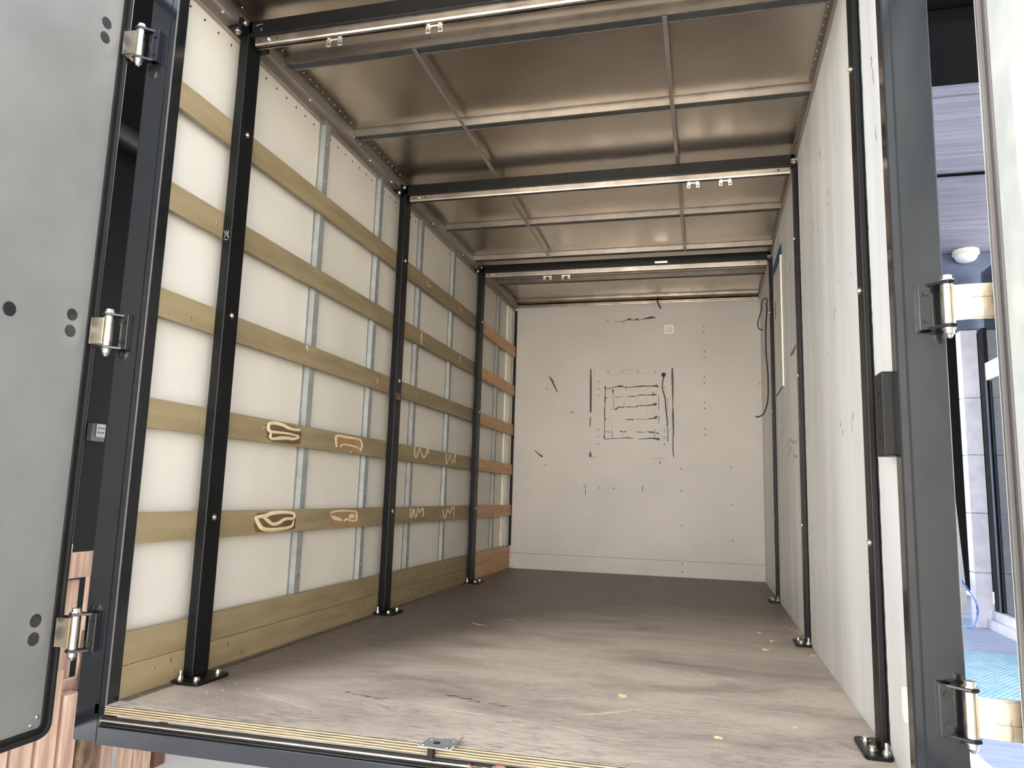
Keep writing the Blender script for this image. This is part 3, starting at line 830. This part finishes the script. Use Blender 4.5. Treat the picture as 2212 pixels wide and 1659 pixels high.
# strike plate and rust on the sill
sp = thing('strike_plate', 'bent steel strike plate screwed to the front edge of the floor', 'plate', (1.145, -.09, 0))
G().prism([(1.095, -.128), (1.19, -.132), (1.19, -.046), (1.10, -.056)], 'z', .0004, .0042).build('plate', 'galv', sp, .0008)
G().prism([(1.188, .0002), (1.193, .0002), (1.205, .014), (1.201, .015)], 'y', -.132, -.046).build('bent_lip', 'galv', sp)
for (x, y) in ((1.105, -.115), (1.178, -.118), (1.112, -.062), (1.178, -.058)):
    one('screw', 'zinc', sp, dome, (x, y, .0042), (0, 0, 1), .006, .003, 8)
G().lathe((1.138, -.09, .0042), (0, 0, 1), [(.011, 0), (.011, .0006)], 14).build('bolt_hole', 'hole', sp)
G().box(1.125, 1.140, -.131, -.106, -.026, .0003).build('strike_tongue', 'black', sp)
rs = G()
rnd = random.Random(4)
rp = []
for k in range(9):
    x = 1.245 + k * .0145
    rp.append((x, -.034 + (0.008 if k in (0, 5, 6, 7) else 0) + rnd.uniform(-.004, .004)))
poly = [(1.245, -.056)] + [(1.245 + k * .0145, -.056 + rnd.uniform(-.003, .003)) for k in range(1, 8)] + [(1.361, -.056)] + rp[::-1]
rs.prism(poly, 'y', -.126, -.1185)
rs.build('rusted_lip', 'rust', df)
# latch guard on the right jamb
lg = thing('latch_guard', 'black folded steel latch guard on the right door jamb', 'guard', (2.37, .07, .848))
G().box(2.357, 2.3995, -.030, .050, .848, 1.078).build('cover', 'black', lg, .003)
for z in (.90, 1.02):
    one('rivet', 'black', lg, dome, (2.357, .01, z), (-1, 0, 0), .006, .003, 8)
# oval buffer low on the grey wall
ob = G().prism(rrect(-.005, .045, .155, .245, .024, 6), 'x', W - .012, W - .0004)
ob = ob.build('buffer_pad', 'white', None, .003, org=(W, .02, .2))
tag(ob, 'cream oval buffer pad low on the grey wall beside the jamb', 'buffer')

# ================================================================== DOORS
def door(name, side, label):
    sx_ = 1 if side == 'l' else -1          # +x is the direction of the inner face for the left door
    xf = -.200 if side == 'l' else 2.600    # inner face
    ye = -.141 if side == 'l' else -.238    # hinge-side edge of the panel
    root = thing(name, label, 'door', (xf - sx_ * .015, ye - .6, -.11), kind='structure')
    X = lambda d: xf + sx_ * d
    a, b = sorted((X(0), X(-.030)))
    y_far = ye - 1.20
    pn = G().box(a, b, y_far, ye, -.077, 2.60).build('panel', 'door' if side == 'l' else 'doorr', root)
    o_ = rrect(y_far - .034, ye + .034, -.112, 2.635, .045, 6)
    i_ = rrect(y_far + .002, ye - .002, -.074, 2.597, .016, 6)
    a, b = sorted((X(-.034), X(.006)))
    G().ring(o_, i_, 'x', a, b).build('seal', 'rubber' if side == 'l' else 'rubberg', root, .003)
    o2 = rrect(y_far - .026, ye + .026, -.104, 2.627, .040, 6)
    i2 = rrect(y_far - .012, ye + .012, -.090, 2.613, .030, 6)
    a, b = sorted((X(.006), X(.020)))
    G().ring(o2, i2, 'x', a, b).build('seal_lip', 'rubber' if side == 'l' else 'rubberg', root, .004)
    if side == 'r':
        G().box(2.585, 2.600, ye + .035, ye + .040, -.06, 2.60).build('edge_strip', 'white', root)
    # plugs over the hinge bolts
    py_ = ye - (.068 if side == 'l' else .18)
    for hz in HZ:
        for dz in (-.030, .027):
            G().lathe((X(.0001), py_, hz + .016 + dz), (sx_, 0, 0), [(.021, 0), (.021, .0015), (.018, .0025)], 20).build('plug', 'plug', root)
    G().lathe((X(.0001), ye - .302, 1.239), (sx_, 0, 0), [(.023, 0), (.023, .0015), (.019, .0025)], 20).build('plug', 'plug', root)
    for (dy, z) in ((-.018, -.039), (-.039, -.060)):
        g = G()
        dome(g, (X(.0001), ye + dy, z), (sx_, 0, 0), .007, .004, 12)
        g.build('rivet', 'zinc', root)
    # stainless hinge straps
    hx = HX[0] if side == 'l' else HX[1]
    for hz in HZ:
        xo = X(-.036)
        g = G()
        x0_, x1_ = hx - sx_ * .010, xo - sx_ * .004
        ya, yb, yc = (-.136, -.120, -.102) if side == 'l' else (-.142, -.150, -.160)
        if side == 'l':
            g.prism([(x0_, -.141), (-.172, -.145), (-.172, -.100), (x1_, -.097), (x1_, -.102), (-.177, -.105), (-.177, -.150), (x0_, -.146)], 'z', hz - .046, hz + .046)
        else:
            g.prism([(x0_, ya), (hx - sx_ * .034, yb), (x1_, yc), (x1_, yc - .005), (hx - sx_ * .034, yb - .005), (x0_, ya - .006)], 'z', hz - .046, hz + .046)
        if side == 'r':
            for s_ in (-1, 1):
                zc = hz + s_ * .026
                g.prism([(hx - sx_ * .042, yb - .007), (x1_ + sx_ * .004, yc - .0052), (x1_ + sx_ * .004, yc - .009), (hx - sx_ * .048, yb - .0115)], 'z', zc - .015, zc + .015)
        a_, b_ = sorted((xo - sx_ * .0005, xo - sx_ * .006))
        g.box(a_, b_, ye - .19, yc, hz - .046, hz + .046)
        st_ = g.build('hinge_strap', 'stainless', root)
        # pressed ridge on the strap
        g = G()
        g.cyl((hx, -.130, hz - .0525), (hx, -.130, hz + .0525), .0165, 18)
        g.build('knuckle', 'stainless', st_, smooth=True)
        g = G()
        hexbolt(g, (hx, -.130, hz + .063), (0, 0, 1), .013, .014)
        g.lathe((hx, -.130, hz - .063), (0, 0, -1), [(.017, 0), (.017, .003), (.013, .0032), (.013, .014), (.010, .017), (.007, .024), (.001, .027)], 12)
        g.build('hinge_pin', 'zinc', st_, smooth=True)
        g = G()
        for s_ in (-1, 1):
            g.cyl((hx, -.130, hz + s_ * .0526), (hx, -.130, hz + s_ * .063), .0185, 16)
        g.build('bush', 'plug', st_, smooth=True)
    return root
door('door_1', 'l', 'open grey left rear door with black rubber seal and plugs')
door('door_2', 'r', 'open pale right rear door with grey rubber seal at picture edge')

# ================================================================== SMALL THINGS INSIDE
so = thing('wall_socket', 'white square wall socket on the upper grey end wall', 'socket', (1.547, D, 2.363))
G().prism(rrect(1.499, 1.595, 2.316, 2.410, .008, 4), 'y', D - .010, D - .0003).build('plate', 'white', so, .002)
sk_ = G().ring(rrect(1.522, 1.572, 2.338, 2.388, .006, 4), rrect(1.524, 1.570, 2.340, 2.386, .005, 4), 'y', D - .0112, D - .0099).build('insert', 'tarthin', so)
n = 20
G().ring([(1.547 + .021 * math.cos(2 * math.pi * k / n), 2.363 + .021 * math.sin(2 * math.pi * k / n)) for k in range(n)],
         [(1.547 + .019 * math.cos(2 * math.pi * k / n), 2.363 + .019 * math.sin(2 * math.pi * k / n)) for k in range(n)], 'y', D - .0112, D - .0099).build('socket_ring', 'tarthin', so)
g = G()
for (x, z) in ((1.538, 2.360), (1.556, 2.360), (1.547, 2.374)):
    g.lathe((x, D - .0099, z), (0, -1, 0), [(.003, 0), (.003, .0008)], 8)
g.build('socket_hole', 'hole', so)

co = G()
q = [(1065, 350), (1066, 385), (1050, 460), (1042, 540), (1070, 640), (1088, 720), (1095, 850), (1110, 1000), (1118, 1080), (1112, 1120)]
co.tube([Vector(KM(u, v)) + Vector((0, -.008, 0)) for u, v in q], [.006, .0045, .0045, .0045, .005, .005, .005, .005, .005, .003], 8)
gm = KM(1065, 348)
hc = thing('hanging_cord', 'black cord hanging from a round grommet on the end wall', 'cord', (gm[0], D, gm[2]))
co.build('cord', 'cable', hc, smooth=True)
G().lathe((gm[0], D - .0003, gm[2]), (0, -1, 0), [(.021, 0), (.021, .006), (.015, .009), (.004, .010)], 20).build('grommet', 'plug', hc, smooth=True)

c = G().tube([(1.46, D - .004, 2.672), (1.438, D - .030, 2.672), (1.434, D - .034, 2.648), (1.450, D - .02, 2.61), (1.467, D - .012, 2.577)], .006, 8)
c = c.build('cable_stub', 'cable', None, smooth=True, org=(1.45, D - .01, 2.64))
tag(c, 'short black cable stub poking out above the grey end wall', 'cable')

def smooth_pts(pts, sub=6):
    q = [pts[0]] + pts + [pts[-1]]
    out = []
    for i in range(1, len(q) - 2):
        for k in range(sub):
            tt = k / sub
            out.append(tuple(.5 * (2 * q[i][c] + (q[i + 1][c] - q[i - 1][c]) * tt + (2 * q[i - 1][c] - 5 * q[i][c] + 4 * q[i + 1][c] - q[i + 2][c]) * tt ** 2 + (3 * q[i][c] - q[i - 1][c] - 3 * q[i + 1][c] + q[i + 2][c]) * tt ** 3) for c in range(3)))
    out.append(pts[-1])
    return out
c = G().tube(smooth_pts([(2.401, 4.22, 2.40), (2.385, 4.24, 2.425), (2.359, 4.25, 2.39), (2.352, 4.25, 2.317), (2.326, 4.25, 2.233), (2.327, 4.25, 2.172), (2.362, 4.25, 2.150)]), .0055, 8)
c = c.build('loose_cable', 'cable', None, smooth=True, org=(2.4, 4.22, 2.40))
tag(c, 'short curled black cable hanging from the grey side wall at the far end', 'cable')
c = G().tube(smooth_pts([(2.401, 4.20, 2.40), (2.392, 4.20, 2.36), (2.393, 4.20, 2.315), (2.382, 4.20, 2.147), (2.380, 4.20, 1.933), (2.390, 4.20, 1.768), (2.386, 4.20, 1.558), (2.354, 4.20, 1.442), (2.304, 4.20, 1.408), (2.288, 4.20, 1.417)]), .0055, 8)
c = c.build('loose_cable', 'cable', None, smooth=True, org=(2.4, 4.20, 2.40))
tag(c, 'long black cable hanging down the grey side wall at the far end', 'cable')

# chips lying on the floor
def chip(x, y, L, wdt, rot, mat, label, hgt=.006):
    g = G()
    rnd = random.Random(int(x * 1000 + y * 77))
    n = 8
    top, bot = [], []
    for k in range(n):
        th = 2 * math.pi * k / n
        r = 1 + rnd.uniform(-.22, .22)
        px, py = L / 2 * math.cos(th) * r, wdt / 2 * math.sin(th) * r
        bx, by = px * math.cos(rot) - py * math.sin(rot), px * math.sin(rot) + py * math.cos(rot)
        bot.append((x + bx, y + by, .0003))
        top.append((x + bx * .75, y + by * .75, hgt * (.8 + rnd.random() * .5)))
    g.add(bot + top, [tuple(range(n)), tuple(range(2 * n - 1, n - 1, -1))] + [(i, (i + 1) % n, n + (i + 1) % n, n + i) for i in range(n)])
    o = g.build('wood_chip', mat, None, org=(x, y, 0))
    tag(o, label, 'chip', 'wood chips on the floor')
chip(1.589, .629, .034, .024, -.3, 'chip', 'largest pale wood chip in the middle of the floor', .009)
chip(1.92, .253, .034, .016, -.2, 'chip', 'long pale wood chip on the worn floor near the sill')
chip(2.161, .448, .018, .013, .4, 'chip', 'small tan wood chip between sill and nearest right post', .007)
chip(2.168, 2.257, .030, .030, .2, 'chipo', 'flat orange wood chip left of the middle right post')
chip(2.214, 2.007, .020, .022, .6, 'chip', 'small white chip beside the middle right foot plate')
chip(2.167, 1.761, .034, .030, .1, 'chip', 'oval cream chip in front of the middle right post')
chip(2.374, 1.70, .030, .030, .5, 'chipo', 'pinkish chip against the grey wall, before the middle post')
chip(2.342, .385, .018, .018, .5, 'chipo', 'orange chip behind the foot plate of the nearest right post', .010)
g = G()
rnd = random.Random(31)
for k in range(150):
    if k < 80:
        x, y = 2.397 - abs(rnd.gauss(0, .045)), rnd.uniform(2.11, 2.55)
    elif k < 110:
        x, y = rnd.uniform(.14, .35), rnd.uniform(.0, .35)
    else:
        x, y = rnd.uniform(.3, 2.35), rnd.uniform(.0, 2.6)
    r = rnd.uniform(.0015, .0045)
    g.add([(x - r, y, .0003), (x + r * .5, y - r, .0003), (x + r * .6, y + r, .0003), (x, y, r * .9)], [(0, 1, 3), (1, 2, 3), (2, 0, 3), (0, 2, 1)])
o = g.build('crumbs', 'chip')
tag(o, 'tiny pale crumbs and sawdust scattered over the floor', 'debris', kind='stuff')

# ================================================================== OUTSIDE
gr = G().box(-30, 30, -40, 40, -.95, -.85).build('ground', 'ground')
tag(gr, 'pale concrete yard below and around the vehicle body', 'ground', kind='structure')
nw = G().box(-2.4, -2.1, -.4, 9, -.85, 5.6).build('wall_neighbour', 'outwall')
tag(nw, 'dark painted wall of the building left of the vehicle', 'wall', kind='structure')
gt = G()
gt.ring([(-1.9 + .10 * math.cos(math.pi + math.pi * k / 10), 3.06 + .10 * math.sin(math.pi + math.pi * k / 10)) for k in range(11)],
        [(-1.9 + .094 * math.cos(math.pi + math.pi * k / 10), 3.06 + .094 * math.sin(math.pi + math.pi * k / 10)) for k in range(11)], 'y', -.4, 9)
gt = gt.build('rain_gutter', 'black', None, smooth=True, org=(-1.9, 3, 2.96))
tag(gt, 'dark half round gutter under the eaves left of the vehicle', 'gutter')
ev = G().box(-2.0995, -.40, -.1, 9, 3.065, 3.16)  # widened across the gap to keep sun off the wood stack
ev = ev.build('eaves_shade_board', 'beamdark', None, org=(-2, 3, 3.07))
tag(ev, 'dark eaves board above the left wall, widened to shade the gap', 'eaves')
os_ = thing('outdoor_socket', 'grey outdoor socket box on the dark left wall', 'socket', (-2.1, 1.91, 1.05))
G().box(-2.1, -2.055, 1.855, 1.965, .985, 1.105).build('box', 'zinc_bow_shade', os_, .004)
fp = G().box(-2.0548, -2.050, 1.885, 1.962, 1.015, 1.103).build('face_plate', 'galv', os_, .002)
g = G()
for a in (1.903, 1.924, 1.945):
    for b in (1.045, 1.075):
        g.lathe((-2.0499, a, b), (1, 0, 0), [(.006, 0), (.006, .001)], 8)
g.build('socket_hole', 'hole', fp)

hf = G().box(-16, 18, -17, -14, -.85, 5.2).build('light_bounce_house', 'bounce_facade')  # added behind the camera to bounce sunlight into the load space
tag(hf, 'unseen pale house added across the yard to bounce light', 'light helper', kind='structure')
# wood stacked against the left building
pl = thing('pallet', 'weathered wooden pallet standing upright beside the left wall', 'pallet', (-1.25, .95, -.85))
for z0, z1 in ((.235, .36), (-.36, -.26)):
    G().box(-1.22, -1.18, .52, 1.45, z0, z1).build('rail', 'wood', pl, .003)
for k, (y, w_) in enumerate(((.56, .09), (.74, .10), (.93, .09), (1.08, .10), (1.27, .10))):
    G().box(-1.245, -1.222, y, y + w_, -.85, .22 + .02 * (k % 2)).build('slat', 'wood', pl, .002)
G().box(-1.262, -1.246, .88, .975, .30, .40).build('label_plate', 'white', pl, .001)
PL = [(-1.10, .50, .10, .045, -.30, 'wood', 'widest pinkish plank at the far left, below the open left door'), (-1.10, .62, .11, .04, -.24, 'wood', 'pale plank second from the left below the open door'),
      (-1.09, .75, .10, .04, -.18, 'wood', 'pale plank with a knot below the corner of the left door'), (-1.08, .87, .085, .07, -.30, 'wood', 'square reddish batten left of the bark-covered log'),
      (-1.07, 1.12, .07, .05, -.45, 'wood', 'mauve stained post stump under the left jamb'), (-1.08, 1.27, .09, .03, -.55, 'wood', 'light plank right of the log, under the sill corner'),
      (-1.08, 1.37, .06, .03, -.58, 'wood', 'narrow tan plank under the sill'), (-1.08, 1.44, .06, .03, -.60, 'wood', 'narrow yellowish plank under the sill, right of the tan one'),
      (-1.10, 1.56, .085, .03, -.62, 'wooddark', 'dark red plank at the right end of the wood stack')]
for (x, y, w_, th, zt, m, lab) in PL:
    o = G().box(x - th, x, y, y + w_, -.85, zt).build('plank', m, None, .003, org=(x, y, -.85))
    tag(o, lab, 'plank', 'planks stacked upright by the left wall')
lg_ = thing('log', 'bark covered split log standing behind the left jamb', 'log', (-1.12, 1.02, -.85))
rnd = random.Random(6)
g = G()
pts, rr = [], []
for k in range(12):
    z = -.85 + k * .075
    pts.append((-1.10 + rnd.uniform(-.004, .004), 1.03 + rnd.uniform(-.004, .004), z))
    rr.append(.058 + rnd.uniform(-.006, .006))
g.tube(pts, rr, 14).build('bark', 'bark', lg_, smooth=True)

# ---- covered terrace on the right
ZD = -.20
dk = G().box(2.62, 4.6, -1.2, 7.5, -.85, ZD - .03).build('terrace_base', 'deck')
tag(dk, 'low terrace platform beside the right wall of the vehicle', 'platform', kind='structure')
y = -1.2
proto = None
while y < 7.4:
    if proto is None:
        proto = G().box(2.62, 4.6, 0, .138, ZD - .0295, ZD).build('deck_board', 'deck', dk, .002)
        proto.location = (0, y, 0)
    else:
        c = proto.copy()
        COL.objects.link(c)
        c.parent = dk
        c.location = (0, y, 0)
    y += .142
mt = thing('door_mat', 'pale blue ribbed mat lying on the terrace boards', 'mat', (3.5, 2.7, ZD))
G().box(3.0, 3.975, 2.02, 3.34, ZD + .0003, ZD + .008).build('base', 'mat', mt, .002)
g = G()
yy = 2.03
r_ = 0
while yy < 3.32:
    x = 3.01 + (.015 if r_ % 2 else 0)
    while x < 3.94:
        g.add([(x, yy + .008, ZD + .008), (x + .012, yy, ZD + .008), (x + .024, yy + .008, ZD + .008), (x + .012, yy + .016, ZD + .008), (x + .012, yy + .008, ZD + .014)], [(0, 1, 4), (1, 2, 4), (2, 3, 4), (3, 0, 4)])
        x += .03
    yy += .022
    r_ += 1
o = g.build('studs', 'mat', mt)
o['kind'] = 'stuff'
# terrace ceiling
tcz = 2.80
tc_ = G().box(2.6, 5.2, 1.48, 4.62, tcz + .03, tcz + .10).build('terrace_ceiling', 'beamdark')
tag(tc_, 'blue grey boarded ceiling over the terrace', 'ceiling', kind='structure')
for a, b in ((1.48, 1.765), (1.775, 2.775), (2.785, 3.57), (3.575, 4.44)):
    G().box(2.6, 5.2, a, b, tcz, tcz + .0295).build('ceiling_board', 'gwood', tc_, .004)
G().cyl((2.6, 2.76, tcz - .012), (5.2, 2.76, tcz - .012), .010, 8).build('conduit', 'beamdark', tc_)
us = G().box(2.44, 9.0, .45, 10.0, tcz + .101, 6.2).build('light_block_storey', 'bluewall')  # added out of view so sun and sky stay off the terrace
tag(us, 'unseen upper storey added above the terrace to block sun and sky', 'light helper', kind='structure')
bd = G().box(2.6, 5.2, .95, 1.47, 2.70, 2.90)
bd = bd.build('fascia_beam', 'beamdark', None, .006, org=(3.9, 1.2, 2.7))
tag(bd, 'black painted beam along the near edge of the terrace ceiling', 'beam')
bd = G().box(2.6, 5.2, .50, .94, 2.76, 2.9)
bd = bd.build('fascia_beam', 'beamdark', None, .006, org=(3.9, .7, 2.82))
tag(bd, 'second black beam nearest the viewer above the terrace', 'beam')
ln = G().box(3.3, 4.3, 4.445, 4.62, 2.16, 2.799)
ln = ln.build('lintel', 'bluewall', None, org=(3.8, 4.53, 2.16))
tag(ln, 'slate blue lintel wall below the terrace ceiling lamp', 'wall', kind='structure')
lp = thing('ceiling_lamp', 'round white bulkhead lamp on the terrace ceiling', 'lamp', (3.955, 4.36, tcz))
G().lathe((3.955, 4.36, tcz - .0002), (0, 0, -1), [(.088, 0), (.095, .004), (.097, .026), (.100, .028), (.100, .038), (.088, .040)], 28).build('base', 'white', lp, smooth=True)
G().lathe((3.955, 4.36, tcz - .042), (0, 0, -1), [(.086, 0), (.084, .018), (.074, .038), (.055, .052), (.029, .060), (.002, .063)], 28).build('shade', 'opal', lp, smooth=True)
cl = thing('stone_column', 'white block column at the corner of the glazed terrace door', 'column', (3.975, 4.54, ZD))
zz = ZD
for hgt in (.42, .46, .46, .46, .56):
    G().box(3.915, 4.035, 4.48, 4.60, zz + .0005, zz + hgt - .003).build('block', 'colm', cl, .004)
    zz += hgt
gd = thing('glass_door', 'dark glazed terrace door beside the white column', 'door', (4.07, 3.6, ZD))
G().box(4.04, 4.09, 4.36, 4.478, ZD + .139, 2.15).build('frame', 'rubber', gd, .003)
G().box(4.04, 4.09, 2.6, 4.359, 1.72, 1.86).build('transom', 'white', gd, .003)
G().box(4.035, 4.039, 4.33, 4.359, ZD + .14, 1.719).build('frame_strip', 'bluewall', gd)
G().box(4.055, 4.065, 2.6, 4.358, ZD + .14, 1.719).build('pane', 'glass', gd)
G().box(4.055, 4.065, 2.6, 4.358, 1.861, 2.6).build('pane', 'glass', gd)
stp = thing('threshold', 'white stone threshold step below the glazed terrace door', 'step', (4.05, 3.6, ZD))
G().box(3.985, 4.12, 2.6, 4.475, ZD + .0003, ZD + .07).build('step', 'colm', stp, .004)
G().box(4.02, 4.12, 2.6, 4.475, ZD + .0705, ZD + .138).build('upper_step', 'colm', stp, .004)
bw = G().box(2.6, 6.5, 7.4, 7.5, ZD, 3.2).build('wall_terrace_end', 'beamdark')
tag(bw, 'dark far wall at the end of the terrace', 'wall', kind='structure')
lb = G().prism([(4.02, ZD + .0005), (4.10, ZD + .0005), (4.02, 1.25), (3.97, 1.25)], 'y', 5.3, 5.33)
lb = lb.build('leaning_panel', 'galv', None, org=(4.05, 5.3, ZD))
tag(lb, 'grey perforated panel leaning behind the white column', 'panel')
bg = G().box(3.60, 3.86, 4.98, 5.2, ZD + .20, .90)
bg = bg.build('plastic_sack', 'bluebag', None, .03, org=(3.73, 5.1, ZD))
tag(bg, 'blue and white plastic sack standing left of the column', 'sack')
bs = thing('brick_stack', 'small stack of red bricks at the foot of the blue sack', 'bricks', (3.73, 5.1, ZD))
for k in range(3):
    G().box(3.60, 3.86, 4.98, 5.20, ZD + .0005 + k * .066, ZD + .0005 + k * .066 + .062).build('brick', 'brick', bs, .003)
hs = G().tube(smooth_pts([(3.78, 4.85, 1.1), (3.80, 4.80, .6), (3.83, 4.70, .25), (3.90, 4.45, .0), (3.88, 4.40, -.14), (3.84, 4.42, ZD + .008), (3.79, 4.5, ZD + .008)]), .008, 8)
hs = hs.build('hose', 'bluebag', None, smooth=True, org=(3.85, 4.5, ZD))
tag(hs, 'thin blue hose trailing down beside the white column', 'hose')
